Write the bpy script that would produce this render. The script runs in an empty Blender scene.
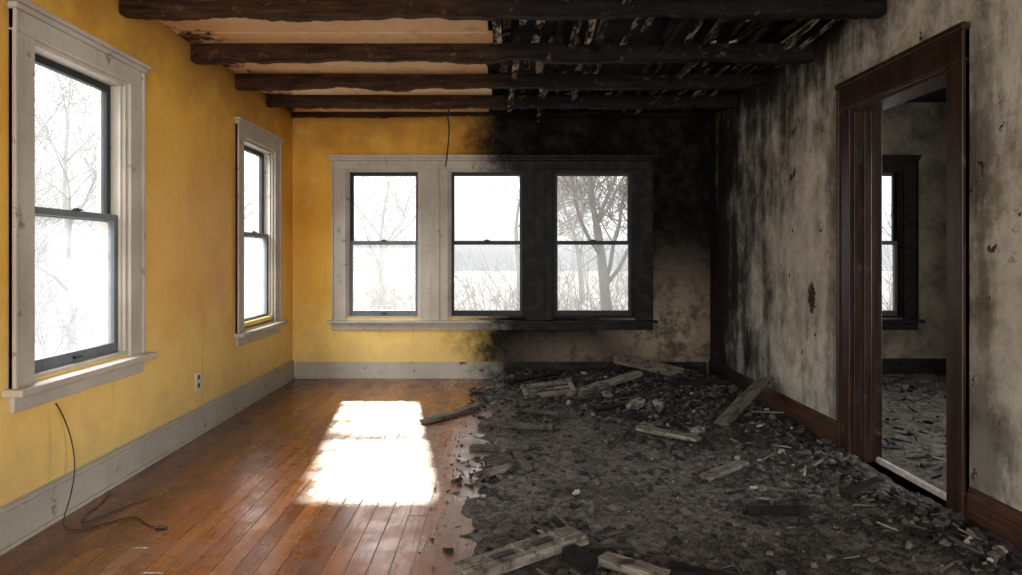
import bpy, math, random
from mathutils import Vector, noise as mn, Matrix
random.seed(7)
scene = bpy.context.scene
col = scene.collection

# ---------------------------------------------------------------- materials
class M:
    def __init__(s, name, rough=0.7, spec=0.5):
        s.mat = bpy.data.materials.new(name); s.mat.use_nodes = True
        s.nt = s.mat.node_tree; s.n = s.nt.nodes
        s.b = s.n['Principled BSDF']
        s.b.inputs['Roughness'].default_value = rough
        s.b.inputs['Specular IOR Level'].default_value = spec
        g = s.n.new('ShaderNodeNewGeometry'); s.pos = g.outputs['Position']; s.nor = g.outputs['Normal']
        s.island = g.outputs['Random Per Island']
        sp = s.n.new('ShaderNodeSeparateXYZ'); s.nt.links.new(s.pos, sp.inputs[0])
        s.x, s.y, s.z = sp.outputs
    def put(s, sock, v):
        if isinstance(v, bpy.types.NodeSocket): s.nt.links.new(v, sock)
        elif isinstance(v, tuple) and len(v) == 3 and sock.type == 'RGBA': sock.default_value = (*v, 1)
        else: sock.default_value = v
    def m(s, op, a, b=0.0, clamp=False):
        n = s.n.new('ShaderNodeMath'); n.operation = op; n.use_clamp = clamp
        s.put(n.inputs[0], a); s.put(n.inputs[1], b); return n.outputs[0]
    def vec(s, x, y, z):
        n = s.n.new('ShaderNodeCombineXYZ'); s.put(n.inputs[0], x); s.put(n.inputs[1], y); s.put(n.inputs[2], z); return n.outputs[0]
    def vs(s, v, sc):
        n = s.n.new('ShaderNodeVectorMath'); n.operation = 'MULTIPLY'; s.put(n.inputs[0], v); n.inputs[1].default_value = sc; return n.outputs[0]
    def dist(s, p, sc=(1,1,1)):
        n = s.n.new('ShaderNodeVectorMath'); n.operation = 'SUBTRACT'; s.put(n.inputs[0], s.pos); n.inputs[1].default_value = p
        v = s.vs(n.outputs[0], sc)
        l = s.n.new('ShaderNodeVectorMath'); l.operation = 'LENGTH'; s.put(l.inputs[0], v); return l.outputs['Value']
    def noise(s, scale, detail=5, rough=0.6, v=None, dist=0.0):
        n = s.n.new('ShaderNodeTexNoise'); s.put(n.inputs['Vector'], v if v is not None else s.pos)
        n.inputs['Scale'].default_value = scale; n.inputs['Detail'].default_value = detail
        n.inputs['Roughness'].default_value = rough; n.inputs['Distortion'].default_value = dist
        return n.outputs[0]
    def white(s, v):
        n = s.n.new('ShaderNodeTexWhiteNoise'); n.noise_dimensions = '1D'; s.put(n.inputs['W'], v); return n.outputs['Value']
    def mix(s, f, a, b):
        n = s.n.new('ShaderNodeMix'); n.data_type = 'RGBA'
        s.put(n.inputs[0], f); s.put(n.inputs[6], a); s.put(n.inputs[7], b); return n.outputs[2]
    def mr(s, v, a, b, c=0.0, d=1.0):
        n = s.n.new('ShaderNodeMapRange'); n.interpolation_type = 'SMOOTHSTEP'
        s.put(n.inputs[0], v)
        for i, k in enumerate((a, b, c, d)): s.put(n.inputs[i+1], k)
        return n.outputs[0]
    def color(s, c): s.put(s.b.inputs['Base Color'], c)
    def rough(s, r): s.put(s.b.inputs['Roughness'], r)
    def spec(s, r): s.put(s.b.inputs['Specular IOR Level'], r)
    def bump(s, h, strength=0.3, d=0.01):
        n = s.n.new('ShaderNodeBump'); s.put(n.inputs['Height'], h)
        n.inputs['Strength'].default_value = strength; n.inputs['Distance'].default_value = d
        s.nt.links.new(n.outputs[0], s.b.inputs['Normal'])

def yellow_color(k):
    n1 = k.noise(1.1, 4); n2 = k.noise(6, 6, 0.65); n3 = k.noise(40, 4)
    c = k.mix(k.mr(n1, 0.35, 0.7), (0.90, 0.52, 0.085), (0.76, 0.38, 0.048))
    lem = k.mr(k.m('ADD', k.z, k.m('MULTIPLY', k.noise(2.2, 5, 0.7), 1.6)), 1.2, 2.0, 0.75, 0)
    c = k.mix(lem, c, (0.92, 0.69, 0.24))
    c = k.mix(k.mr(n2, 0.55, 0.8, 0, 0.5), c, (0.94, 0.70, 0.27))
    drip = k.noise(1.0, 5, 0.7, k.vs(k.pos, (9, 9, 1.1)))
    c = k.mix(k.mr(drip, 0.58, 0.82, 0, 0.6), c, (0.40, 0.20, 0.04))
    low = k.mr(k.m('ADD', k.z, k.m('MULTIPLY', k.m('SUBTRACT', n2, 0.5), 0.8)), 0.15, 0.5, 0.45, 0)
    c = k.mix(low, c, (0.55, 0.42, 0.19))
    chips = k.mr(k.noise(17, 5, 0.7), 0.68, 0.73)
    c = k.mix(chips, c, (0.25, 0.16, 0.08))
    top = k.m('MULTIPLY', k.mr(k.m('ADD', k.z, k.m('MULTIPLY', k.noise(4, 5), 0.7)), 2.5, 3.0), 0.6)
    c = k.mix(top, c, (0.22, 0.095, 0.02))
    return c, n2, n3

k = M('yellow_plaster', 0.5)
c, n2, n3 = yellow_color(k); k.color(c)
k.bump(k.m('ADD', k.m('MULTIPLY', n2, 1.0), k.m('MULTIPLY', n3, 0.3)), 0.45, 0.014)
mat_yellow = k.mat

k = M('back_wall_plaster', 0.75, 0.3)
c, n2, n3 = yellow_color(k)
wob = k.noise(2.2, 8, 0.75)
mottle = k.noise(7, 7, 0.72)
xw = k.m('ADD', k.x, k.m('MULTIPLY', k.m('SUBTRACT', wob, 0.5), 1.1))
side = k.mr(xw, -0.62, 0.04)
pl = k.mix(k.mr(mottle, 0.35, 0.65), (0.11, 0.09, 0.066), (0.44, 0.38, 0.30))
lp = k.mr(k.m('ADD', k.dist((1.74, 6.92, 0.50), (0.85, 0, 0.85)), k.m('MULTIPLY', k.m('SUBTRACT', mottle, 0.5), 1.3)), 0.1, 0.9, 0.85, 0)
lp2 = k.mr(k.m('ADD', k.dist((0.75, 6.92, 0.22), (0.6, 0, 1.6)), k.m('MULTIPLY', k.m('SUBTRACT', mottle, 0.5), 1.4)), 0.0, 0.6, 0.5, 0)
lp = k.m('MAXIMUM', lp, lp2)
sootc = k.mix(k.mr(mottle, 0.40, 0.75), (0.003, 0.003, 0.003), (0.026, 0.021, 0.017))
right = k.mix(lp, sootc, pl)
k.color(k.mix(side, c, right)); k.bump(mottle, 0.5, 0.015)
k.spec(k.mr(side, 0, 1, 0.3, 0.06))
mat_back = k.mat

k = M('sooty_white_plaster', 0.75, 0.2)
a = k.noise(1.3, 5); b = k.noise(5, 7, 0.7); f = k.noise(30, 5); bb = k.noise(2.2, 7, 0.72)
c = k.mix(k.mr(a, 0.35, 0.65), (0.66, 0.67, 0.62), (0.47, 0.47, 0.41))
c = k.mix(k.mr(b, 0.46, 0.70, 0, 0.8), c, (0.28, 0.26, 0.20))
streak = k.noise(1.0, 7, 0.75, k.vs(k.pos, (9, 9, 1.5)))
c = k.mix(k.mr(streak, 0.52, 0.74, 0, 0.65), c, (0.14, 0.13, 0.10))
drip = k.noise(1.0, 6, 0.7, k.vs(k.pos, (5, 5, 0.9)))
dist_top = k.m('SUBTRACT', 2.7, k.z)
v = k.m('MULTIPLY', k.m('SUBTRACT', 6.92, k.y), 0.38)
v2 = k.m('MULTIPLY', dist_top, 1.0)
v2 = k.m('ADD', v2, k.mr(k.y, 4.9, 3.2, 0, 0.5))
mn_ = k.m('MINIMUM', v, v2)
sootn = k.m('ADD', k.m('MULTIPLY', k.m('SUBTRACT', drip, 0.5), 1.3), k.m('MULTIPLY', k.m('SUBTRACT', bb, 0.5), 1.6))
soot = k.mr(k.m('ADD', mn_, sootn), 0.12, 1.0, 1, 0)
b2 = k.mr(k.m('ADD', k.dist((2.13, 5.98, 1.35), (0, 1.15, 0.7)), k.m('MULTIPLY', sootn, 0.8)), 0.0, 0.6, 0.97, 0)
soot = k.m('MAXIMUM', soot, b2)
dr = k.mr(k.m('ADD', k.m('MINIMUM', k.m('ABSOLUTE', k.m('SUBTRACT', k.y, 4.28)), k.m('ABSOLUTE', k.m('SUBTRACT', k.y, 3.02))), k.m('MULTIPLY', sootn, 0.45)), 0.0, 0.26, 0.7, 0)
soot = k.m('MAXIMUM', soot, dr)
low = k.mr(k.m('ADD', k.z, k.m('MULTIPLY', sootn, 0.6)), 0.15, 0.6, 0.85, 0)
soot = k.m('MAXIMUM', soot, k.m('MULTIPLY', low, k.mr(k.y, 4.6, 6.2, 0.35, 1)))
spots = k.mr(k.noise(3.6, 9, 0.8), 0.56, 0.69, 0, 0.85)
soot = k.m('MAXIMUM', soot, spots)
c = k.mix(soot, c, (0.010, 0.0085, 0.008))
c = k.mix(k.mr(k.noise(10, 4, 0.6, k.vs(k.pos, (1, 1, 0.8))), 0.66, 0.69), c, (0.06, 0.03, 0.016))
hole = k.mr(k.m('ADD', k.dist((2.13, 4.66, 0.95), (0, 1, 0.6)), k.m('MULTIPLY', k.m('SUBTRACT', k.noise(25), 0.5), 0.12)), 0.045, 0.065, 1, 0)
c = k.mix(hole, c, (0.05, 0.02, 0.012))
k.color(c); k.bump(k.m('ADD', b, k.m('MULTIPLY', f, 0.3)), 0.6, 0.017)
mat_right = k.mat

k = M('grimy_plaster', 0.8, 0.2)
b = k.noise(3, 7, 0.7)
k.color(k.mix(k.mr(b, 0.3, 0.7), (0.23, 0.20, 0.15), (0.055, 0.046, 0.036))); k.bump(b, 0.4, 0.015)
mat_grimy = k.mat

k = M('worn_floorboards', 0.35)
pxx = k.m('DIVIDE', k.x, 0.088); pid = k.m('FLOOR', pxx); fr = k.m('FRACT', pxx)
r1 = k.white(pid); yy = k.m('ADD', k.m('DIVIDE', k.y, 2.6), k.m('MULTIPLY', r1, 5.0))
jid = k.m('FLOOR', yy); jf = k.m('FRACT', yy)
r2 = k.white(k.m('ADD', pid, k.m('MULTIPLY', jid, 17.37)))
grain = k.noise(1.0, 6, 0.65, k.vec(k.m('MULTIPLY', k.x, 55), k.m('MULTIPLY', k.y, 2.2), k.m('MULTIPLY', r2, 20)), 0.6)
big = k.noise(1.4, 5, 0.6)
c = k.mix(r2, (0.17, 0.045, 0.011), (0.36, 0.125, 0.032))
c = k.mix(k.mr(grain, 0.35, 0.7, 0, 0.8), c, (0.070, 0.018, 0.006))
c = k.mix(k.mr(big, 0.5, 0.72, 0, 0.3), c, (0.43, 0.21, 0.10))
c = k.mix(k.mr(k.noise(7, 6, 0.7), 0.56, 0.74, 0, 0.55), c, (0.08, 0.03, 0.013))
lft_shade = k.mr(k.x, -1.3, -2.1, 0, 0.5); c = k.mix(lft_shade, c, (0.05, 0.018, 0.009))  # shade of the left corner put into the board colour
ash = k.mr(k.m('ADD', k.x, k.m('MULTIPLY', k.m('SUBTRACT', k.noise(6, 7, 0.75), 0.5), 0.8)), -0.36, -0.10)
c = k.mix(k.m('MULTIPLY', ash, 0.65), c, (0.13, 0.11, 0.09))
backash = k.mr(k.m('ADD', k.y, k.m('MULTIPLY', k.noise(7, 7, 0.75), 1.0)), 7.0, 7.5, 0, 0.6)
c = k.mix(backash, c, (0.14, 0.07, 0.035))
gap = k.m('MAXIMUM', k.mr(fr, 0.0, 0.065, 1, 0), k.mr(jf, 0.0, 0.003, 1, 0))
c = k.mix(k.m('MULTIPLY', gap, 0.95), c, (0.010, 0.005, 0.003))
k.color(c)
k.rough(k.m('ADD', k.mr(k.noise(5, 6, 0.7), 0.3, 0.75, 0.16, 0.44), k.m('MULTIPLY', ash, 0.1)))
k.spec(0.9)
k.bump(k.m('ADD', k.m('SUBTRACT', k.m('MULTIPLY', grain, 0.35), gap), k.m('MULTIPLY', r2, 0.3)), 0.6, 0.004)
mat_floor = k.mat

def trim_mat(name, base, dark, scale_soot=True, mot=.8):
    k = M(name, 0.5, 0.3)
    n = k.noise(9, 7, 0.72); g = k.noise(2.5, 4); st = k.noise(1, 6, 0.7, k.vs(k.pos, (22, 22, 2.5)))
    c = k.mix(k.mr(g, 0.3, 0.7), base, tuple(v*0.78 for v in base))
    c = k.mix(k.mr(st, 0.5, 0.75, 0, 0.4), c, tuple(v*0.45 for v in base))
    c = k.mix(k.mr(n, 0.59, 0.67, 0, mot), c, dark)
    if scale_soot:
        xx = k.m('ADD', k.x, k.m('MULTIPLY', k.m('SUBTRACT', k.noise(4, 8, 0.75), 0.5), 0.9))
        s = k.m('MULTIPLY', k.mr(xx, -0.42, 0.12), k.mr(k.y, 6.0, 6.2))
        c = k.mix(s, c, k.mix(k.mr(n, 0.4, 0.7), (0.004, 0.004, 0.004), (0.03, 0.026, 0.023)))
        k.spec(k.mr(s, 0, 1, 0.3, 0.15))
    k.color(c); k.bump(n, 0.35, 0.006); return k.mat
mat_trim = trim_mat('weathered_white_trim', (0.57, 0.525, 0.455), (0.19, 0.145, 0.10))
mat_base = trim_mat('chipped_baseboard_paint', (0.48, 0.45, 0.39), (0.075, 0.06, 0.045), mot=.97)
mat_sash = trim_mat('dark_sash_paint', (0.024, 0.026, 0.028), (0.010, 0.010, 0.010), False)
mat_sashg = trim_mat('grey_sash_paint', (0.18, 0.20, 0.22), (0.05, 0.05, 0.05), False)

k = M('dark_varnished_wood', 0.42, 0.35)
g = k.noise(1, 6, 0.65, k.vs(k.pos, (40, 40, 3))); n = k.noise(8, 6, 0.7)
c = k.mix(k.mr(g, 0.3, 0.7), (0.008, 0.0045, 0.003), (0.050, 0.021, 0.011))
c = k.mix(k.mr(n, 0.58, 0.72, 0, 0.6), c, (0.16, 0.09, 0.055))
k.color(c); k.bump(g, 0.4, 0.005); mat_dark = k.mat

k = M('brown_baseboard_wood', 0.5, 0.3)
g = k.noise(1, 6, 0.65, k.vs(k.pos, (5, 3, 60))); n = k.noise(6, 6, 0.7)
c = k.mix(k.mr(g, 0.3, 0.7), (0.03, 0.014, 0.009), (0.10, 0.046, 0.027))
c = k.mix(k.mr(n, 0.46, 0.66, 0, 0.85), c, (0.02, 0.014, 0.012))
c = k.mix(k.mr(k.y, 5.2, 6.3, 0, 0.85), c, (0.010, 0.008, 0.007))
k.color(c); k.bump(g, 0.4, 0.006); mat_bbr = k.mat

def char_mat(name, lo, hi, ashc=0.12, rough=0.75, leftbrown=False):
    k = M(name, rough, 0.15)
    n = k.noise(14, 7, 0.7); g = k.noise(1, 6, 0.7, k.vs(k.pos, (4, 30, 30)))
    c = k.mix(k.mr(g, 0.3, 0.7), lo, hi)
    if leftbrown:
        c2 = k.mix(k.mr(g, 0.3, 0.75), (0.010, 0.005, 0.003), (0.085, 0.038, 0.017))
        c = k.mix(k.mr(k.m('ADD', k.x, k.m('MULTIPLY', n, 0.4)), -0.3, 0.5), c2, c)
        c = k.mix(k.mr(n, 0.58, 0.68, 0, 0.8), c, (0.15, 0.08, 0.04))
    c = k.mix(k.mr(n, 0.64, 0.78, 0, 0.7), c, (ashc, ashc*0.9, ashc*0.8))
    k.color(c); k.bump(k.m('ADD', n, g), 0.8, 0.014); return k.mat
mat_beam = char_mat('scorched_beam', (0.004, 0.003, 0.003), (0.018, 0.013, 0.011), 0.08, 0.6, True)
mat_char = char_mat('charred_wood', (0.004, 0.004, 0.004), (0.022, 0.020, 0.018), 0.10)

def board_mat(name, bright, useoi):
    k = M(name, 0.8, 0.2)
    oi = k.n.new('ShaderNodeObjectInfo').outputs['Random']
    g = k.noise(1.0, 6, 0.7, k.vs(k.n.new('ShaderNodeTexCoord').outputs['Object'], (5, 60, 60))); n = k.noise(12, 6, 0.7)
    c = k.mix(k.mr(g, 0.3, 0.7), (0.075*bright, 0.07*bright, 0.06*bright), (0.28*bright, 0.255*bright, 0.22*bright))
    if useoi: c = k.mix(k.m('MULTIPLY', oi, 0.7), c, (0.035, 0.03, 0.026))
    c = k.mix(k.mr(n, 0.48, 0.64, 0, 0.9), c, (0.014, 0.0125, 0.011))
    k.color(c); k.bump(g, 0.6, 0.006); return k.mat
mat_board = board_mat('grey_burnt_board', 1.0, True)
mat_board2 = board_mat('pale_burnt_board', 1.0, False)

k = M('ash_and_soot', 0.9, 0.15)
n1 = k.noise(1.6, 6, 0.7); n2 = k.noise(26, 10, 0.80); n3 = k.noise(110, 6, 0.75); n4 = k.noise(5, 8, 0.75)
c = k.mix(k.mr(n2, 0.36, 0.62), (0.030, 0.027, 0.024), (0.26, 0.237, 0.212))
c = k.mix(k.mr(n1, 0.46, 0.64, 0, 0.55), c, (0.024, 0.022, 0.020))
c = k.mix(k.mr(n4, 0.50, 0.66, 0, 0.6), c, (0.020, 0.018, 0.0165))
c = k.mix(k.mr(k.z, 0.04, 0.10, 0, 0.82), c, (0.014, 0.013, 0.012))
c = k.mix(k.mr(n3, 0.57, 0.69, 0, 0.65), c, (0.44, 0.405, 0.37))
c = k.mix(k.mr(n3, 0.46, 0.35, 0, 0.85), c, (0.008, 0.0075, 0.007))
k.color(c); k.bump(k.m('ADD', n2, k.m('MULTIPLY', n3, 0.5)), 1.0, 0.03); mat_ash = k.mat

k = M('charcoal_rubble', 0.7, 0.35)
n = k.noise(25, 6, 0.7)
c = k.mix(k.mr(k.island, 0.35, 1.0), (0.008, 0.0078, 0.0075), (0.115, 0.105, 0.095))
c = k.mix(k.mr(k.island, 0.984, 0.987), c, (0.34, 0.31, 0.27))
c = k.mix(k.mr(n, 0.50, 0.75, 0, 0.5), c, (0.12, 0.11, 0.10))
k.color(c); k.bump(n, 0.7, 0.01); mat_rub = k.mat

k = M('broken_plaster', 0.9, 0.2)
n = k.noise(12, 7, 0.75); k.color(k.mix(k.mr(n, 0.42, 0.58), (0.30, 0.28, 0.25), (0.04, 0.036, 0.032))); k.bump(n, 0.7, 0.012); mat_plas = k.mat

k = M('stained_ceiling_board', 0.7, 0.2)
a = k.noise(1.3, 5); b = k.noise(5, 7, 0.72)
c = k.mix(k.mr(a, 0.35, 0.65), (0.93, 0.70, 0.43), (0.82, 0.54, 0.29))
c = k.mix(k.mr(b, 0.50, 0.75, 0, 0.6), c, (0.46, 0.24, 0.11))
edge = k.m('ADD', k.m('MINIMUM', k.m('ADD', k.x, 2.1), 0.6), k.m('MULTIPLY', k.m('SUBTRACT', k.noise(3, 7, 0.75), 0.5), 2.4))
c = k.mix(k.mr(edge, -0.1, 0.14, 1, 0), c, (0.03, 0.02, 0.012))
c = k.mix(k.mr(k.noise(6, 6, 0.75), 0.64, 0.69), c, (0.035, 0.022, 0.014))
k.color(c); k.bump(b, 0.4, 0.01); mat_ceil = k.mat

k = M('charred_lath', 0.75, 0.2)
n = k.noise(1, 7, 0.78, k.vs(k.pos, (16, 4.5, 9)))
hi = k.mix(k.mr(k.island, 0.15, 1.0), (0.05, 0.042, 0.034), (0.74, 0.63, 0.51))
c = k.mix(k.mr(n, 0.47, 0.59, 0, 0.97), (0.006, 0.005, 0.0045), hi)
k.color(c); k.bump(n, 0.5, 0.01); mat_lath = k.mat

k = M('black_rubber', 0.5); k.color((0.012, 0.012, 0.012)); mat_wire = k.mat
k = M('outlet_plastic', 0.4); k.color(k.mix(k.noise(30), (0.75, 0.72, 0.62), (0.6, 0.56, 0.46))); mat_plate = k.mat
k = M('worn_metal', 0.3); k.b.inputs['Metallic'].default_value = 0.3
k.color(k.mix(k.mr(k.noise(30, 5), 0.4, 0.7), (0.9, 0.89, 0.86), (0.6, 0.58, 0.55))); mat_metal = k.mat
def bark(name, a, b):
    k = M(name, 0.9, 0.1); k.color(k.mix(k.noise(6), a, b)); return k.mat
mat_bark = bark('winter_bark', (0.20, 0.185, 0.17), (0.15, 0.14, 0.13))
mat_mid = bark('haze_tinted_bark', (0.36, 0.35, 0.335), (0.30, 0.29, 0.28))  # distance haze put into the bark colour
mat_pale = bark('pale_haze_tinted_bark', (0.46, 0.45, 0.44), (0.39, 0.385, 0.38))  # stronger distance haze put into the bark colour
mat_twig = bark('haze_tinted_twigs', (0.40, 0.39, 0.37), (0.31, 0.30, 0.285))  # twigs lightened, outdoor haze and glare put into their colour
k = M('winter_ground', 0.95, 0.1); k.color(k.mix(k.mr(k.noise(0.7, 8, .7), .35, .65), (0.28, 0.285, 0.28), (0.19, 0.19, 0.185))); mat_gnd = k.mat
k = M('pale_blocker', 0.9); k.color(k.mix(k.noise(12), (0.75, 0.75, 0.74), (0.65, 0.65, 0.64))); mat_blocker = k.mat  # kept pale so the added sun-blocking sheet bounces light back

def glass_mat(name, lo, hi, dc):
    m = bpy.data.materials.new(name); m.use_nodes = True; nt = m.node_tree; n = nt.nodes; n.clear()
    out = n.new('ShaderNodeOutputMaterial')
    tr = n.new('ShaderNodeBsdfTransparent'); gl = n.new('ShaderNodeBsdfGlossy'); gl.inputs['Roughness'].default_value = 0.12
    tl = n.new('ShaderNodeBsdfTranslucent'); tl.inputs['Color'].default_value = dc
    g = n.new('ShaderNodeNewGeometry'); ns = n.new('ShaderNodeTexNoise'); ns.inputs['Scale'].default_value = 4; ns.inputs['Detail'].default_value = 9
    ns.inputs['Roughness'].default_value = 0.72
    nt.links.new(g.outputs['Position'], ns.inputs['Vector'])
    mr = n.new('ShaderNodeMapRange'); nt.links.new(ns.outputs[0], mr.inputs[0])
    for i, v in enumerate((0.3, 0.72, lo, hi)): mr.inputs[i+1].default_value = v
    m1 = n.new('ShaderNodeMixShader'); nt.links.new(mr.outputs[0], m1.inputs[0]); nt.links.new(tr.outputs[0], m1.inputs[1]); nt.links.new(tl.outputs[0], m1.inputs[2])
    m2 = n.new('ShaderNodeMixShader'); m2.inputs[0].default_value = 0.006; nt.links.new(m1.outputs[0], m2.inputs[1]); nt.links.new(gl.outputs[0], m2.inputs[2])
    nt.links.new(m2.outputs[0], out.inputs[0]); return m
mat_glassU = glass_mat('window_glass', 0.02, 0.08, (.5, .52, .55, 1))
mat_glassL = glass_mat('dusty_window_glass', 0.08, 0.30, (.50, .53, .57, 1))

# ---------------------------------------------------------------- mesh helpers
class MB:
    def __init__(s): s.v = []; s.f = []; s.mi = []
    def box(s, a, b, fn=None, mi=0):
        x0, y0, z0 = a; x1, y1, z1 = b
        P = [(x0,y0,z0),(x1,y0,z0),(x1,y1,z0),(x0,y1,z0),(x0,y0,z1),(x1,y0,z1),(x1,y1,z1),(x0,y1,z1)]
        if fn: P = [fn(*p) for p in P]
        o = len(s.v); s.v += P
        for q in ((0,3,2,1),(4,5,6,7),(0,1,5,4),(1,2,6,5),(2,3,7,6),(3,0,4,7)):
            s.f.append(tuple(o+i for i in q)); s.mi.append(mi)
    def obj(s, name, mats, bevel=0, parent=None, smooth=False):
        me = bpy.data.meshes.new(name); me.from_pydata(s.v, [], s.f)
        if not isinstance(mats, (list, tuple)): mats = [mats]
        for m in mats: me.materials.append(m)
        for p, i in zip(me.polygons, s.mi): p.material_index = i; p.use_smooth = smooth
        import bmesh
        bm = bmesh.new(); bm.from_mesh(me); bmesh.ops.recalc_face_normals(bm, faces=bm.faces); bm.to_mesh(me); bm.free()
        o = bpy.data.objects.new(name, me); col.objects.link(o)
        if bevel:
            md = o.modifiers.new('bevel', 'BEVEL'); md.width = bevel; md.segments = 2; md.limit_method = 'ANGLE'
        if parent: o.parent = parent
        return o
def empty(name, loc=(0,0,0)):
    e = bpy.data.objects.new(name, None); e.empty_display_size = 0.1; col.objects.link(e); return e

XL, XR, YB, YF, ZC = -2.105, 2.135, 6.92, -2.6, 2.69
TH = 0.16
def wall(name, mat, axis, pos0, pos1, u0, u1, z0, z1, ops):
    us = sorted({u0, u1, *[o[0] for o in ops], *[o[1] for o in ops]})
    zs = sorted({z0, z1, *[o[2] for o in ops], *[o[3] for o in ops]})
    mb = MB()
    for i in range(len(us)-1):
        for j in range(len(zs)-1):
            uc = (us[i]+us[i+1])/2; zc = (zs[j]+zs[j+1])/2
            if any(o[0] < uc < o[1] and o[2] < zc < o[3] for o in ops): continue
            if axis == 'x': mb.box((pos0, us[i], zs[j]), (pos1, us[i+1], zs[j+1]))
            else: mb.box((us[i], pos0, zs[j]), (us[i+1], pos1, zs[j+1]))
    return mb.obj(name, mat)

WZ0, WZ1 = 0.61, 2.12
BW = [(-1.566, -0.803), (-0.529, 0.264), (0.529, 1.373)]
RW = (3.32, 4.10)
LW = [(3.05, 3.85), (5.55, 6.33)]
LZ0, LZ1 = 0.69, 2.22
DOOR = (3.22, 4.13, 2.14)
wall('wall_left', mat_yellow, 'x', XL-TH, XL, YF-TH, YB+TH, -0.1, 2.85, [(a, b, LZ0, LZ1) for a, b in LW] + [(0.2, 1.1, LZ0, LZ1)])  # last opening is out of view, added to let in light
wall('wall_back', mat_back, 'y', YB, YB+TH, XL, XR+TH, -0.1, 2.85, [(a, b, WZ0, WZ1) for a, b in BW])
wall('wall_right', mat_right, 'x', XR, XR+TH, YF-TH, YB, -0.1, 2.85, [(DOOR[0], DOOR[1], -0.0, DOOR[2])])
wall('wall_front', mat_grimy, 'y', YF-TH, YF, XL, XR, -0.1, 2.85, [(-1.7, -0.1, 0.6, 2.3), (0.2, 1.8, 0.6, 2.3)])  # openings added behind the camera to let the fill lamps in
XR2 = 5.3
wall('wall_back_adjoining', mat_grimy, 'y', YB, YB+TH, XR+TH, XR2+TH, -0.1, 2.85, [(RW[0], RW[1], WZ0, WZ1)])
wall('wall_right_adjoining', mat_grimy, 'x', XR2, XR2+TH, 1.0, YB, -0.1, 2.85, [(3.0, 4.6, 0.6, 2.2)])
wall('wall_front_adjoining', mat_grimy, 'y', 1.0, 1.0+TH, XR+TH, XR2, -0.1, 2.85, [])
mb = MB(); mb.box((XL-TH, YF-TH, -0.1), (XR+TH*0.5, YB, 0.0)); mb.obj('floor', mat_floor)
mb = MB(); mb.box((XR+TH*0.5, 1.0, -0.1), (XR2+TH, YB, 0.0)); mb.obj('floor_adjoining', mat_ash)
mb = MB(); mb.box((XL-TH, YF-TH, 2.80), (XR2+TH, YB+TH, 2.88))
mb.obj('ceiling', mat_char)

ys = [YF, -1.7, -0.8, 0.1, 1.0, 1.9, 2.95, 3.40, 3.83, 4.12, 4.40, 4.67, 4.95, 5.22, 5.45, 5.83, 6.18, 6.55, YB]
mb = MB()
for i in range(len(ys)-1):
    r = random.uniform(-0.10, 0.10)
    a = XL + 0.002; z = ZC + random.uniform(-0.004, 0.008)
    mb.box((a, ys[i]+0.007, z), (-0.08 + r*0.35, ys[i+1]-0.007, z+0.018))
mb.obj('ceiling_boards', mat_ceil, 0.004)
mb = MB(); x = -0.06
while x < XR-0.06:
    w = random.uniform(0.03, 0.06); y = YF
    while y < YB-0.02:
        L = random.choice([0.4, 0.6, 0.9, 1.3]); y1 = min(y+L, YB-0.005)
        if random.random() > 0.22:
            t = random.uniform(-0.02, 0.03); dz = random.uniform(-0.09, 0.05); sk = random.uniform(-.06, .06)
            if x > 1.9: sk = -abs(sk)
            mb.box((x, y, 0), (x+w, y1-0.01, 0.012), lambda X, Y, Z, t=t, dz=dz, x=x, y=y, sk=sk: (X+sk*(Y-y), Y, ZC+0.005+t+Z+dz*(Y-y)+(X-x)*0.25))
        y = y1
    x += w + random.uniform(0.012, 0.05)
mb.obj('charred_ceiling_lath', mat_lath)

def beam(y, h, w, seed):
    n = 140; mb = MB(); rings = []
    for i in range(n+1):
        x = XL+0.003 + (XR-XL-0.006)*i/n
        q = lambda k, s=1: mn.noise(Vector((x*3*s, seed*7.3+k*3.1, 0.3)))
        eat = max(0, q(9, 0.7))*0.05
        z0 = ZC-h + q(1)*0.010 + eat + q(2, 4)*0.008 + q(6, 9)*0.006; yo = q(3, .5)*0.012
        r = [(x, y-w/2+yo+q(4, 3)*0.008, z0+0.004), (x, y-w/2+yo+q(4, 3)*0.008+0.012, z0-0.004), (x, y+w/2+yo+q(5, 3)*0.008-0.012, z0-0.003), (x, y+w/2+yo+q(5, 3)*0.008, z0+0.006),
             (x, y+w/2+yo, ZC-0.002), (x, y-w/2+yo, ZC-0.002)]
        rings.append(len(mb.v)); mb.v += r
    for i in range(n):
        for j in range(6):
            a, b = rings[i], rings[i+1]
            mb.f.append((a+j, a+(j+1) % 6, b+(j+1) % 6, b+j)); mb.mi.append(0)
    mb.f.append(tuple(rings[0]+j for j in range(6))); mb.f.append(tuple(rings[-1]+j for j in range(6))); mb.mi += [0, 0]
    mb.obj('ceiling_beam', mat_beam)
for i, (y, h, w) in enumerate([(2.98, .13, .12), (3.80, .115, .09), (4.66, .12, .08), (5.45, .115, .08), (6.17, .11, .09), (6.87, .05, .05), (1.9, .13, .12), (0.9, .13, .12)]):
    beam(y, h, w, i+1)

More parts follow.
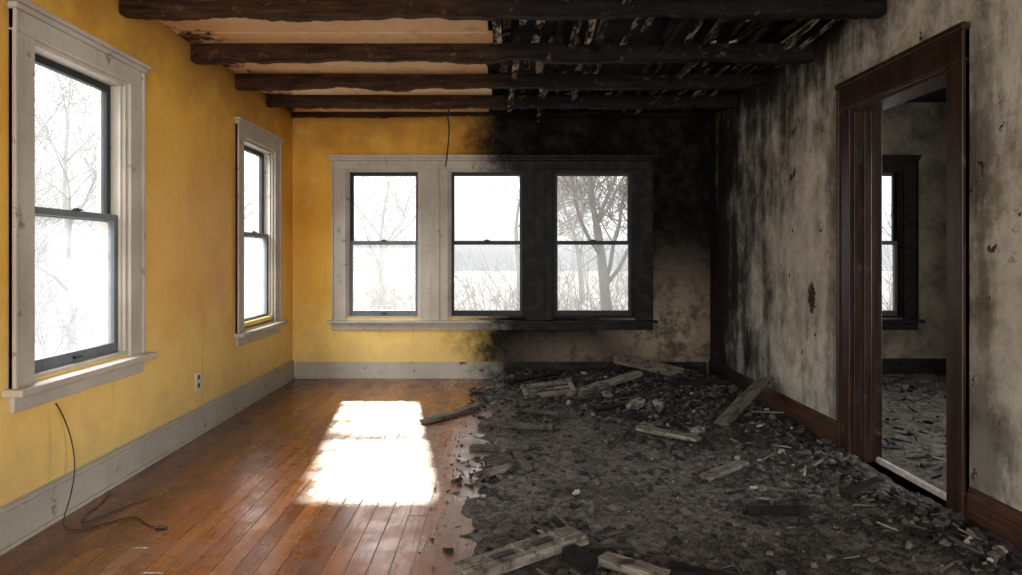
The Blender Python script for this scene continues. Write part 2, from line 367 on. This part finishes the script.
# ---------------------------------------------------------------- windows
def window(name, u0, u1, z0, z1, fn, smU, smL, rail=None, casing=True, mtrim=None, cw=.135):
    mtrim = mtrim or mat_trim
    e = empty(name)
    rail = rail or (z0+z1)/2
    mb = MB()
    t = 0.022
    mb.box((u0, -TH, z0), (u0+t, 0.0, z1), fn); mb.box((u1-t, -TH, z0), (u1, 0.0, z1), fn)
    mb.box((u0+t, -TH, z1-t), (u1-t, 0.0, z1), fn); mb.box((u0+t, -TH-0.03, z0), (u1-t, 0.0, z0+0.018), fn)
    mb.box((u0+t, -0.035, z0+0.018), (u0+t+0.012, -0.02, z1-t), fn); mb.box((u1-t-0.012, -0.035, z0+0.018), (u1-t, -0.02, z1-t), fn)
    mb.obj('jamb', mtrim, 0.002, e)
    a, b = u0+t+0.003, u1-t-0.003
    def sash(nm, za, zb, v0, v1, m, bot, top, st=0.036):
        s = MB()
        s.box((a, v0, za), (a+st, v1, zb), fn); s.box((b-st, v0, za), (b, v1, zb), fn)
        s.box((a+st, v0, za), (b-st, v1, za+bot), fn); s.box((a+st, v0, zb-top), (b-st, v1, zb), fn)
        s.obj(nm, m, 0.003, e)
    sash('upper_sash', rail-0.02, z1-t, -0.115, -0.08, smU, 0.035, 0.036)
    sash('lower_sash', z0+0.018, rail+0.02, -0.075, -0.04, smL, 0.055, 0.035)
    g = MB(); vm = -0.098; A, B = a+0.03, b-0.03
    g.v = [fn(A, vm, rail), fn(B, vm, rail), fn(B, vm, z1-0.05), fn(A, vm, z1-0.05)]; g.f = [(0, 1, 2, 3)]; g.mi = [0]
    g.obj('upper_glass', mat_glassU, 0, e)
    g = MB(); vm = -0.058
    g.v = [fn(A, vm, z0+0.06), fn(B, vm, z0+0.06), fn(B, vm, rail), fn(A, vm, rail)]; g.f = [(0, 1, 2, 3)]; g.mi = [0]
    g.obj('lower_glass', mat_glassL, 0, e)
    s = MB(); uc = (u0+u1)/2
    s.box((uc-0.03, -0.045, rail+0.02), (uc+0.03, -0.02, rail+0.028), fn); s.box((uc-0.010, -0.05, rail+0.028), (uc+0.010, -0.03, rail+0.034), fn)
    s.box((uc-0.03, -0.04, z0+0.04), (uc+0.03, -0.02, z0+0.05), fn)
    s.obj('sash_lock', mat_sash, 0.002, e)
    if casing:
        s = MB()
        s.box((u0-cw, 0, z0-0.02), (u0+0.004, 0.022, z1+0.0), fn); s.box((u1-0.004, 0, z0-0.02), (u1+cw, 0.022, z1), fn)
        s.box((u0-cw, 0, z1), (u1+cw, 0.024, z1+0.105), fn)
        for (p, q) in ((u0-cw, u0-cw+0.02), (u1+cw-0.02, u1+cw)): s.box((p, 0.0, z0-0.02), (q, 0.034, z1+0.09), fn)
        s.box((u0-cw-0.008, 0, z1+0.09), (u1+cw+0.008, 0.042, z1+0.115), fn); s.box((u0-cw-0.018, 0, z1+0.115), (u1+cw+0.018, 0.055, z1+0.138), fn)
        s.obj('casing', mtrim, 0.004, e)
        s = MB()
        s.box((u0-cw-0.035, -0.02, z0-0.045), (u1+cw+0.035, 0.085, z0-0.012), fn)
        s.box((u0-cw, 0.0, z0-0.12), (u1+cw, 0.025, z0-0.045), fn)
        s.obj('stool_and_apron', mtrim, 0.006, e)
    return e
fL = lambda u, v, z: (XL+v, u, z)
fB = lambda u, v, z: (u, YB-v, z)
window('window_1', LW[0][0], LW[0][1], LZ0, LZ1, fL, mat_sash, mat_sashg)
window('window_2', LW[1][0], LW[1][1], LZ0-0.05, LZ1-0.01, fL, mat_sash, mat_sashg)
window('window_3', *BW[0], WZ0, WZ1, fB, mat_sash, mat_sashg, 1.375, False)
window('window_4', *BW[1], WZ0, WZ1, fB, mat_sash, mat_sash, 1.375, False)
window('window_5', *BW[2], WZ0, WZ1, fB, mat_sash, mat_sash, 1.375, False)
window('window_6', *RW, WZ0, WZ1, fB, mat_sash, mat_sash, 1.375, True, mat_char)
s = MB(); L, R = -1.705, 1.55
for a, b in ((L, BW[0][0]+.004), (BW[0][1]-.004, BW[1][0]+.004), (BW[1][1]-.004, BW[2][0]+.004), (BW[2][1]-.004, R)):
    s.box((a, 0, WZ0-0.02), (b, 0.022, WZ1), fB)
    if b-a > 0.2:
        s.box(((a+b)/2-0.055, 0.022, WZ0-0.02), ((a+b)/2+0.055, 0.030, WZ1), fB)
s.box((L, 0, WZ1), (R, 0.024, WZ1+0.085), fB); s.box((L, 0, WZ0-0.02), (L+0.02, 0.034, WZ1+0.08), fB); s.box((R-0.02, 0, WZ0-0.02), (R, 0.034, WZ1+0.08), fB)
s.box((L-0.015, 0, WZ1+0.085), (R+0.015, 0.045, WZ1+0.11), fB); s.box((L-0.03, 0, WZ1+0.11), (R+0.03, 0.065, WZ1+0.14), fB)
s.box((L-0.04, 0, WZ0-0.045), (R+0.04, 0.085, WZ0-0.02), fB); s.box((L, 0, WZ0-0.12), (R, 0.025, WZ0-0.045), fB)
s.obj('trim_back_windows', mat_trim, 0.004)

# ---------------------------------------------------------------- door frame
e = empty('door_frame')
fR = lambda u, v, z: (XR-v, u, z)
d0, d1, dh = DOOR
s = MB(); cw = 0.125
for a, b in ((d0-cw, d0+0.006), (d1-0.006, d1+cw)):
    s.box((a, 0, 0.0), (b, 0.024, dh), fR)
s.box((d0-cw, 0, dh), (d1+cw, 0.026, dh+0.15), fR)
s.box((d0-cw, 0.0, 0.0), (d0-cw+0.022, 0.036, dh+0.14), fR); s.box((d1+cw-0.022, 0, 0.0), (d1+cw, 0.036, dh+0.14), fR)
s.box((d0-cw-0.008, 0, dh+0.14), (d1+cw+0.008, 0.042, dh+0.17), fR)
s.obj('casing', mat_dark, 0.005, e)
s = MB()
s.box((d0, -TH-0.01, 0), (d0+0.022, 0, dh-0.022), fR); s.box((d1-0.022, -TH-0.01, 0), (d1, 0, dh-0.022), fR); s.box((d0, -TH-0.01, dh-0.022), (d1, 0, dh), fR)
s.box((d1-0.036, -0.10, 0), (d1-0.022, -0.055, dh-0.022), fR); s.box((d0+0.022, -0.10, 0), (d0+0.036, -0.055, dh-0.022), fR)
s.obj('jamb', mat_dark, 0.003, e)
s = MB()
for a, b in ((d0-cw, d0), (d1, d1+cw)): s.box((a, -TH-0.022, 0.0), (b, -TH, dh), fR)
s.box((d0-cw, -TH-0.022, dh), (d1+cw, -TH, dh+0.13), fR); s.obj('far_casing', mat_dark, 0.004, e)
s = MB()
for zz in (0.35, 1.05, 1.8):
    s.box((d1-0.028, -0.052, zz), (d1-0.022, -0.012, zz+0.09), fR)
s.obj('hinge_leaf', mat_wire, 0.001, e)
s = MB(); s.box((d0+0.022, -TH, 0.0), (d1-0.022, -TH+0.03, 0.028), fR)
s.box((d0+0.022, -TH+0.008, 0.028), (d1-0.022, -TH+0.022, 0.033), fR); s.obj('door_threshold_strip', mat_metal, 0.003)

# ---------------------------------------------------------------- baseboards
def baseboard(name, fn, u0, u1, h, mat):
    s = MB(); s.box((u0, 0, 0), (u1, 0.018, h-0.03), fn); s.box((u0, 0, h-0.03), (u1, 0.013, h-0.008), fn); s.box((u0, 0, h-0.008), (u1, 0.007, h), fn)
    s.box((u0, 0.018, 0), (u1, 0.032, 0.018), fn)
    return s.obj(name, mat, 0.002)
baseboard('baseboard_left', fL, YF+0.03, YB-0.005, 0.19, mat_base)
baseboard('baseboard_back', fB, XL+0.035, XR-0.04, 0.165, mat_base)
baseboard('baseboard_right', fR, d1+cw+0.002, YB-0.005, 0.2, mat_bbr)
baseboard('baseboard_right_near', fR, YF+0.03, d0-cw-0.002, 0.2, mat_bbr)
baseboard('baseboard_adjoining', fB, XR+TH+0.03, XR2-0.01, 0.2, mat_char)

# ---------------------------------------------------------------- ash layer
def fbm(x, y, s, o=4):
    v = 0; a = 1
    for i in range(o):
        v += a*mn.noise(Vector((x*s, y*s, 3.7+i))); s *= 2.1; a *= 0.5
    return v
def sstep(a, b, x):
    t = max(0, min(1, (x-a)/(b-a))); return t*t*(3-2*t)
piles = [(0.5, 6.65, .9, .45, .07), (1.5, 6.6, .8, .45, .09), (1.25, 5.3, .55, .6, .07), (1.85, 5.7, .4, .9, .09), (1.95, 4.5, .3, .6, .06),
         (1.0, 4.7, .5, .4, .03), (1.95, 3.0, .5, .6, .06), (1.2, 2.6, .5, .25, .02), (0.3, 5.6, .35, .5, .03), (1.3, 6.0, .6, .4, .06), (1.9, 3.9, .35, .5, .04)]
def ash_h(x, y):
    edge = -0.18 + 0.12*fbm(0, y, 2.3, 5) + 0.07*mn.noise(Vector((x*9, y*9, 1))) + 0.03*mn.noise(Vector((x*25, y*25, 1)))
    t = sstep(edge-0.03, edge+0.18, x)
    h = 0.010 + 0.010*fbm(x, y, 2.5, 3)
    for (cx, cy, sx, sy, a) in piles:
        g = math.exp(-((x-cx)/sx)**2*1.6 - ((y-cy)/sy)**2*1.6)
        h += a*g*(0.75+0.5*fbm(x, y, 5, 3))
    rough = 0.017*abs(fbm(x, y, 11, 4)) + 0.006*mn.noise(Vector((x*45, y*45, 0)))
    h += rough*(0.5 + min(1.9, h*28))
    return -0.012 + t*(h+0.016)
def ash_h2(x, y):
    return 0.012 + 0.02*abs(fbm(x, y, 6, 5)) + 0.05*math.exp(-((y-6.4)/.6)**2)*(1+fbm(x, y, 4)) + 0.004*mn.noise(Vector((x*45, y*45, 0)))
def sheet(name, x0, x1, y0, y1, st, hf, mat):
    nx = int((x1-x0)/st); ny = int((y1-y0)/st); mb = MB()
    for j in range(ny+1):
        for i in range(nx+1):
            x = x0+(x1-x0)*i/nx; y = y0+(y1-y0)*j/ny; mb.v.append((x, y, hf(x, y)))
    for j in range(ny):
        for i in range(nx):
            a = j*(nx+1)+i; q = (a, a+1, a+nx+2, a+nx+1)
            if max(mb.v[t][2] for t in q) < -0.001: continue
            mb.f.append(q); mb.mi.append(0)
    o = mb.obj(name, mat, smooth=True)
    import bmesh
    bm = bmesh.new(); bm.from_mesh(o.data); bmesh.ops.delete(bm, geom=[v for v in bm.verts if not v.link_faces], context='VERTS'); bm.to_mesh(o.data); bm.free()
    return o
sheet('ash_layer', -0.5, XR-0.03, 1.6, YB-0.03, 0.0165, ash_h, mat_ash)
sheet('ash_layer_adjoining', XR+TH+0.01, XR2-0.02, 2.2, YB-0.03, 0.03, ash_h2, mat_ash)

# ---------------------------------------------------------------- rubble
import bmesh
bm0 = bmesh.new(); bmesh.ops.create_icosphere(bm0, subdivisions=1, radius=1); IV = [v.co.copy() for v in bm0.verts]; IF = [tuple(v.index for v in f.verts) for f in bm0.faces]; bm0.free()
CV = [Vector(p) for p in ((-1,-1,-1),(1,-1,-1),(1,1,-1),(-1,1,-1),(-1,-1,1),(1,-1,1),(1,1,1),(-1,1,1))]
CF = ((0,3,2,1),(4,5,6,7),(0,1,5,4),(1,2,6,5),(2,3,7,6),(3,0,4,7))
def chunk(mb, p, s, kind):
    R = Matrix.Rotation(random.uniform(0, 6.3), 3, 'Z') @ Matrix.Rotation(random.uniform(-.5, .5), 3, 'X') @ Matrix.Rotation(random.uniform(-.5, .5), 3, 'Y')
    if kind == 0: V, F, S = IV, IF, (random.uniform(.7, 1.4), random.uniform(.6, 1.1), random.uniform(.4, .85))
    elif kind == 1: V, F, S = CV, CF, (random.uniform(.8, 1.4), random.uniform(.5, .9), random.uniform(.15, .5))
    else: V, F, S = CV, CF, (random.uniform(2, 4.5), random.uniform(.25, .5), random.uniform(.12, .3))
    o = len(mb.v)
    for v in V:
        w = Vector((v.x*S[0], v.y*S[1], v.z*S[2]))*s*random.uniform(.78, 1.2)
        mb.v.append(tuple(R @ w + Vector(p)))
    for f in F: mb.f.append(tuple(o+i for i in f)); mb.mi.append(0)
mb = MB(); cnt = 0
while cnt < 12000:
    x = random.uniform(-0.26, 2.05); y = random.uniform(2.3, 6.8)
    h = ash_h(x, y)
    dens = min(1, max(0.0, (h-0.032)*17)) + (0.06 if x > -0.1 else 0.03)
    cl = fbm(x, y, 1.6, 2)
    if cl > 0.22: dens += 0.12
    if random.random() > dens: continue
    s = random.choice([.004, .004, .005, .006, .008, .010, .013, .017, .022]) * random.uniform(.8, 1.2)
    if h > 0.06 and random.random() < .08: s *= 1.6
    chunk(mb, (x, y, max(h, 0)+s*0.25), s, random.choices([0, 1, 2], [6, 2, 1.0])[0]); cnt += 1
for i in range(90):
    if i < 60: x = -0.24-abs(random.gauss(0, .06)); y = random.uniform(2.6, 6.0)
    else: x = -0.2-abs(random.gauss(0, .35)); y = random.uniform(6.2, 6.82)
    if x < -1.9: continue
    s = random.uniform(.003, .007); chunk(mb, (x, y, s*.5), s, random.choice([0, 1]))
mb.obj('charred_rubble', mat_rub)
mb = MB()
for i in range(700):
    x = random.uniform(XR+TH+.08, 4.8); y = random.uniform(2.6, 6.8); s = random.choice([.006, .008, .012, .018, .024])*random.uniform(.8, 1.3)
    chunk(mb, (x, y, ash_h2(x, y)+s*.3), s, random.choice([0, 0, 1, 2]))
mb.obj('charred_rubble', mat_rub)

# ---------------------------------------------------------------- boards
def board(p1, p2, w, t, mat=None, name='burnt_board', roll=0.0, slots=0, jag=0.35):
    mat = mat or mat_board
    p1, p2 = Vector(p1), Vector(p2); L = (p2-p1).length; n = 14
    prof = [(-w/2, -t/2), (w/2, -t/2), (w/2, t/2), (-w/2, t/2)]
    mb = MB(); sd = random.uniform(0, 100)
    for i in range(n+1):
        u = L*i/n - L/2
        for kk, (a, b) in enumerate(prof):
            uu = u
            if i in (0, n): uu = u + random.uniform(-1, 1)*w*jag*0.5
            e = 1 + 0.10*mn.noise(Vector((u*8, kk*3.3, sd)))
            mb.v.append((uu, a*e, b*(1+0.15*mn.noise(Vector((u*9, kk, sd+5)))) + (0 if slots else 0.008*math.sin(u*4+sd))))
    for i in range(n):
        for j in range(4):
            a, b = i*4, i*4+4; mb.f.append((a+j, a+(j+1) % 4, b+(j+1) % 4, b+j)); mb.mi.append(0)
    mb.f += [(0, 1, 2, 3), (n*4, n*4+1, n*4+2, n*4+3)]; mb.mi += [0, 0]
    for q in range(slots):
        u = L*(q+1)/(slots+1) - L/2
        mb.box((u-0.05, -w*0.16, t/2-0.002), (u+0.05, w*0.16, t/2+0.006), None, 1)
        mb.box((u+0.07, -w*0.42, t/2-0.001), (u+0.085, w*0.42, t/2+0.009), None, 0)
    o = mb.obj(name, [mat, mat_wire], 0.003)
    X = (p2-p1).normalized(); Y = Vector((0, 0, 1)).cross(X).normalized(); Z = X.cross(Y)
    Rm = Matrix((X, Y, Z)).transposed() @ Matrix.Rotation(roll, 3, 'X')
    o.matrix_world = Matrix.Translation((p1+p2)/2) @ Rm.to_4x4()
    return o
H = lambda x, y, dz=0.02: (x, y, max(0, ash_h(x, y))+dz)
board((1.14, 6.78, .22), (1.74, 6.45, .13), .16, .03, mat_board2, roll=.35)
board(H(.58, 5.68, .04), (1.27, 6.22, .18), .11, .035, mat_board2)
board((1.55, 4.78, .07), (2.06, 5.28, .28), .125, .04, roll=-.35)
board(H(-.02, 4.88), H(.38, 4.80), .07, .03)
board((-.57, 5.03, .018), (-.20, 5.48, .04), .07, .025)
board(H(-.19, 4.38), H(.18, 4.30), .06, .03)
board(H(-.13, 3.78), H(.06, 3.90), .06, .028)
board(H(.10, 4.18), H(.16, 3.84), .045, .025)
board(H(1.12, 3.73), H(1.41, 3.95), .07, .025)
board(H(1.17, 3.23), H(1.43, 3.15), .055, .03, mat_char)
board((-.15, 2.55, .055), (.33, 2.88, .07), .12, .04, mat_board2, slots=2, jag=.15)
board(H(.40, 2.68, .03), H(.62, 2.53, .03), .08, .03)
board(H(.65, 2.62), H(.90, 2.50), .07, .03, mat_char)
board(H(.28, 2.74, .03), H(.35, 2.62, .03), .07, .05, mat_char)
board(H(.93, 4.62, .04), H(1.27, 4.38, .03), .085, .025, mat_board2)
board(H(.86, 4.95, .04), H(1.25, 4.72, .03), .06, .025, mat_char)
board(H(.72, 5.15, .04), H(1.05, 5.35, .05), .07, .03, mat_char)
board(H(1.45, 5.9, .05), H(1.95, 5.75, .06), .09, .03, mat_char)
board(H(.2, 5.25, .03), H(.45, 5.1, .03), .05, .025)
board(H(1.7, 3.35, .03), H(1.98, 3.55, .03), .06, .025, mat_char)
board(H(.05, 6.3, .03), H(.55, 6.5, .04), .08, .03, mat_char)
e = bpy.data.objects.new('broken_window_sash', None); col.objects.link(e)
s = MB()
s.box((-.22, -.14, -.015), (.22, -.10, .015)); s.box((-.22, .10, -.015), (.22, .14, .015)); s.box((-.22, -.10, -.015), (-.18, .10, .015)); s.box((.18, -.10, -.015), (.22, .10, .015))
s.box((-.18, -.008, -.010), (.18, .008, .010))
s.obj('frame_rails', mat_board2, .004, e)
e.location = (.41, 5.78, ash_h(.43, 5.78)+.07); e.rotation_euler = (math.radians(9), math.radians(-6), math.radians(4))
def slab(p, s, name='plaster_chunk'):
    mb = MB(); n = 9
    rad = [s*random.uniform(.6, 1.2) for _ in range(n)]
    for zz in (-.014, .014):
        for i in range(n):
            a = i/n*6.283; mb.v.append((rad[i]*math.cos(a)*1.3, rad[i]*math.sin(a)*.8, zz+random.uniform(-.004, .004)))
    mb.f.append(tuple(range(n))[::-1]); mb.f.append(tuple(range(n, 2*n))); mb.mi += [0, 0]
    for i in range(n): mb.f.append((i, (i+1) % n, n+(i+1) % n, n+i)); mb.mi.append(0)
    o = mb.obj(name, mat_plas, .004); o.location = p; o.rotation_euler = (random.uniform(-.35, .35), random.uniform(-.3, .3), random.uniform(0, 6))
for (x, y, s) in ((1.03, 5.3, .12), (1.2, 5.15, .06), (.55, 5.45, .04), (1.33, 4.6, .05), (.9, 5.7, .05)):
    slab((x, y, ash_h(x, y)+.035), s)

# ---------------------------------------------------------------- wires, outlet
def wire(name, pts, r, mat=None):
    cu = bpy.data.curves.new(name, 'CURVE'); cu.dimensions = '3D'; cu.bevel_depth = r; cu.bevel_resolution = 2
    sp = cu.splines.new('NURBS'); sp.points.add(len(pts)-1); sp.use_endpoint_u = True; sp.order_u = 4
    for p, q in zip(sp.points, pts): p.co = (*q, 1)
    cu.materials.append(mat or mat_wire); o = bpy.data.objects.new(name, cu); col.objects.link(o); return o
wire('hanging_ceiling_wire', [(-.46, 6.3, 2.70), (-.46, 6.28, 2.60), (-.49, 6.25, 2.52), (-.46, 6.25, 2.44), (-.47, 6.25, 2.32), (-.48, 6.25, 2.2), (-.50, 6.26, 2.06)], .007)
wire('loose_wall_cable', [(XL+.006, 3.22, .55), (XL+.01, 3.28, .47), (XL+.03, 3.32, .32), (XL+.05, 3.30, .18), (XL+.06, 3.22, .05), (XL+.10, 3.10, .006), (XL+.22, 3.05, .005), (XL+.32, 3.24, .005), (XL+.40, 3.24, .005), (XL+.47, 3.14, .005), (XL+.54, 3.11, .005)], .0028)
wire('loose_wall_cable', [(XL+.04, 3.6, .004), (XL+.12, 3.45, .004), (XL+.10, 3.2, .005), (XL+.22, 3.12, .010), (XL+.2, 3.3, .004), (XL+.32, 3.5, .004)], .0024)
mb = MB(); mb.box((XL+.535, 3.095, .001), (XL+.585, 3.118, .012)); mb.obj('cable_plug', mat_wire, .004)
e = empty('wall_outlet')
s = MB(); uo, zo = 4.745, .37
s.box((uo-.042, 0, zo-.062), (uo+.042, .008, zo+.062), fL); s.obj('face_plate', mat_plate, .003, e)
s = MB()
for dz in (-.028, .028):
    s.box((uo-.018, .006, zo+dz-.016), (uo+.018, .010, zo+dz+.016), fL)
s.obj('receptacle', mat_grimy, .002, e)
s = MB()
for dz in (-.028, .028):
    for du in (-.008, .006): s.box((uo+du, .008, zo+dz-.006), (uo+du+.003, .0105, zo+dz+.006), fL)
s.obj('slots', mat_wire, 0, e)

# ---------------------------------------------------------------- outside
mb = MB(); mb.box((-60, YB+.5, -1.0), (60, 90, -.9)); mb.box((-60, -20, -1.0), (XL-.5, YB+.5, -.9)); mb.obj('ground_outside', mat_gnd)
mb = MB(); pr = [(-.665, YB+TH), (6.2, YB+TH), (5.7, YB+3.7), (-.665-.148*3.5, YB+3.7)]  # unseen sheet added to keep sun out of windows right of window_3
mb.v = [(x, y, 2.72+.0*y) for x, y in pr] + [(x, y, 2.82) for x, y in pr]
mb.f = [(0,1,2,3), (4,5,6,7), (0,1,5,4), (1,2,6,5), (2,3,7,6), (3,0,4,7)]; mb.mi = [0]*6; mb.obj('sun_blocker', mat_blocker)

def tube(mb, a, b, ra, rb, n):
    d = (b-a).normalized(); u = d.orthogonal().normalized(); v = d.cross(u); o = len(mb.v)
    for p, r in ((a, ra), (b, rb)):
        for i in range(n):
            t = i/n*6.283; mb.v.append(tuple(p+u*math.cos(t)*r+v*math.sin(t)*r))
    for i in range(n): mb.f.append((o+i, o+(i+1) % n, o+n+(i+1) % n, o+n+i)); mb.mi.append(0)
def grow(mb, p, d, L, r, lev, rng, minr=.006, top=99):
    n = 4 if lev == top else 3; q = p; r = max(r, minr)
    for i in range(n):
        j = .10 if lev == top else .2
        d2 = (d + Vector((rng.uniform(-1, 1), rng.uniform(-1, 1), rng.uniform(-.4, .8)))*j).normalized()
        e = q+d2*L/n; r2 = max(r*.88, minr); tube(mb, q, e, r, r2, 6 if r > .03 else 3); q, r, d = e, r2, d2
        if lev > 0 and (i > 0 or lev < 4):
            for _ in range(rng.choice([1, 2]) if lev > 1 else 1):
                sd = (d*.55 + Vector((rng.uniform(-1, 1), rng.uniform(-1, 1), rng.uniform(-.25, .6)))*.9).normalized()
                grow(mb, q, sd, L*rng.uniform(.5, .75), r*.5, lev-1, rng, minr, top)
    if lev > 0: grow(mb, q, d, L*.75, r*.8, lev-1, rng, minr, top)
def tree(x, y, Hh, r, seed, lev=4, mat=None, mr_=.008):
    rng = random.Random(seed); mb = MB(); grow(mb, Vector((0, 0, 0)), Vector((0, 0, 1)), Hh, r, lev, rng, mr_, lev)
    o = mb.obj('bare_tree', mat or mat_pale); o.location = (x, y, -.92)
tree(2.55, 16, 2.9, .15, 4, 5, mat_bark, .007)
tree(.75, 26, 3.2, .12, 11, 5, mat_mid, .008); tree(3.6, 30, 3.2, .14, 12, 4, mat_mid); tree(6.0, 27, 3.2, .15, 5, 4); tree(-5.2, 30, 3.0, .12, 8, 4)
tree(-9.4, 15.0, 2.8, .12, 21, 5, None, .005); tree(-14, 20, 3.2, .15, 22, 4); tree(-10.5, 25, 3.2, .14, 23, 4); tree(10.2, 17, 2.6, .13, 24, 4, mat_bark)
rng = random.Random(5); mb = MB()
def bush(x, y, n=6):
    for i in range(n):
        d = Vector((rng.uniform(-.6, .6), rng.uniform(-.6, .6), 1)).normalized()
        grow(mb, Vector((x+rng.uniform(-.5, .5), y+rng.uniform(-.5, .5), -.92)), d, rng.uniform(.4, 1.4), .02, 2, rng, .006)
for i in range(44): bush(-6+i*.40+rng.uniform(-.3, .3), 21+rng.uniform(-3, 6), rng.choice([3, 5, 7]))
for i in range(24): bush(-8.8-i*.3, 12.5+i*.4+rng.uniform(-1.5, 1.5), 5)
for i in range(8): bush(9.5+i*.4, 18+rng.uniform(-1, 1))
mb.obj('shrub_thicket', mat_twig)

# ---------------------------------------------------------------- lights
def area(name, loc, rot, sx, sy, p, c=(1, 1, 1)):
    l = bpy.data.lights.new(name, 'AREA'); l.shape = 'RECTANGLE'; l.size = sx; l.size_y = sy; l.energy = p; l.color = c
    o = bpy.data.objects.new(name, l); o.location = loc; o.rotation_euler = rot; col.objects.link(o); return o
sun = bpy.data.lights.new('sun', 'SUN'); sun.energy = 10.5; sun.angle = math.radians(2.2); sun.color = (1, .91, .76)
so = bpy.data.objects.new('sun', sun); col.objects.link(so); so.rotation_euler = Vector((.142, -1, -.59)).to_track_quat('-Z', 'Y').to_euler()
area('front_fill_light', (-.9, YF-.25, 1.5), (math.radians(90), 0, 0), 1.6, 1.7, 58, (1, .98, .95))  # added fill lamp behind the camera, shining through the front opening
area('front_fill_light.001', (1.0, YF-.25, 1.5), (math.radians(90), 0, math.radians(14)), 1.6, 1.7, 150, (1, .97, .92))  # second added fill, stronger, turned to brighten the yellow wall
def aim(o, t): o.rotation_euler = (Vector(t)-o.location).to_track_quat('-Z', 'Y').to_euler()
o = area('left_fill_light', (-5.2, 3.2, 4.3), (0, 0, 0), 3, 3, 620, (.95, .98, 1)); aim(o, (XL, 3.5, 1.4))  # fill lamp added outside, above the view through the near left window
o = area('left_fill_light.001', (-5.2, 6.6, 4.3), (0, 0, 0), 3, 2.5, 500, (.95, .98, 1)); aim(o, (XL, 6, 1.4))  # same added fill for the far left window
o = area('side_room_fill', (XR2+.4, 3.8, 1.5), (0, math.radians(90), 0), 1.6, 1.6, 140, (1, .97, .93))  # unseen lamp added to brighten the adjoining room
for nm, loc, rot, sx, sy in [('back', (-.1, YB+.1, 1.36), (math.radians(-90), 0, 0), 3.1, 1.6), ('left', (XL-.1, 3.5, 1.44), (0, math.radians(-90), 0), 1.6, .85), ('left2', (XL-.1, 6, 1.44), (0, math.radians(-90), 0), 1.6, .85)]:
    o = area('sky_portal_'+nm, loc, rot, sx, sy, 1); o.data.cycles.is_portal = True

w = bpy.data.worlds.new('World'); scene.world = w; w.use_nodes = True; nt = w.node_tree
bg = nt.nodes['Background']; tc = nt.nodes.new('ShaderNodeTexCoord'); sp = nt.nodes.new('ShaderNodeSeparateXYZ'); rp = nt.nodes.new('ShaderNodeValToRGB')
nt.links.new(tc.outputs['Generated'], sp.inputs[0]); nt.links.new(sp.outputs[2], rp.inputs[0])
rp.color_ramp.elements[0].position = 0.0; rp.color_ramp.elements[0].color = (.47, .485, .49, 1)
rp.color_ramp.elements[1].position = .06; rp.color_ramp.elements[1].color = (.78, .79, .80, 1)
el = rp.color_ramp.elements.new(.35); el.color = (1.9, 1.9, 1.9, 1)
nt.links.new(rp.outputs[0], bg.inputs[0]); bg.inputs[1].default_value = 1.8

# ---------------------------------------------------------------- camera
cam = bpy.data.cameras.new('camera'); cam.lens = 24; cam.sensor_width = 36; cam.shift_x = .0108; cam.shift_y = -.0318; cam.clip_start = .05
co = bpy.data.objects.new('camera', cam); col.objects.link(co); co.location = (0, 0, 1.25); co.rotation_euler = (math.radians(90), 0, 0)
scene.camera = co
scene.view_settings.view_transform = 'Standard'
scene.view_settings.look = 'None'
scene.view_settings.exposure = 0.0
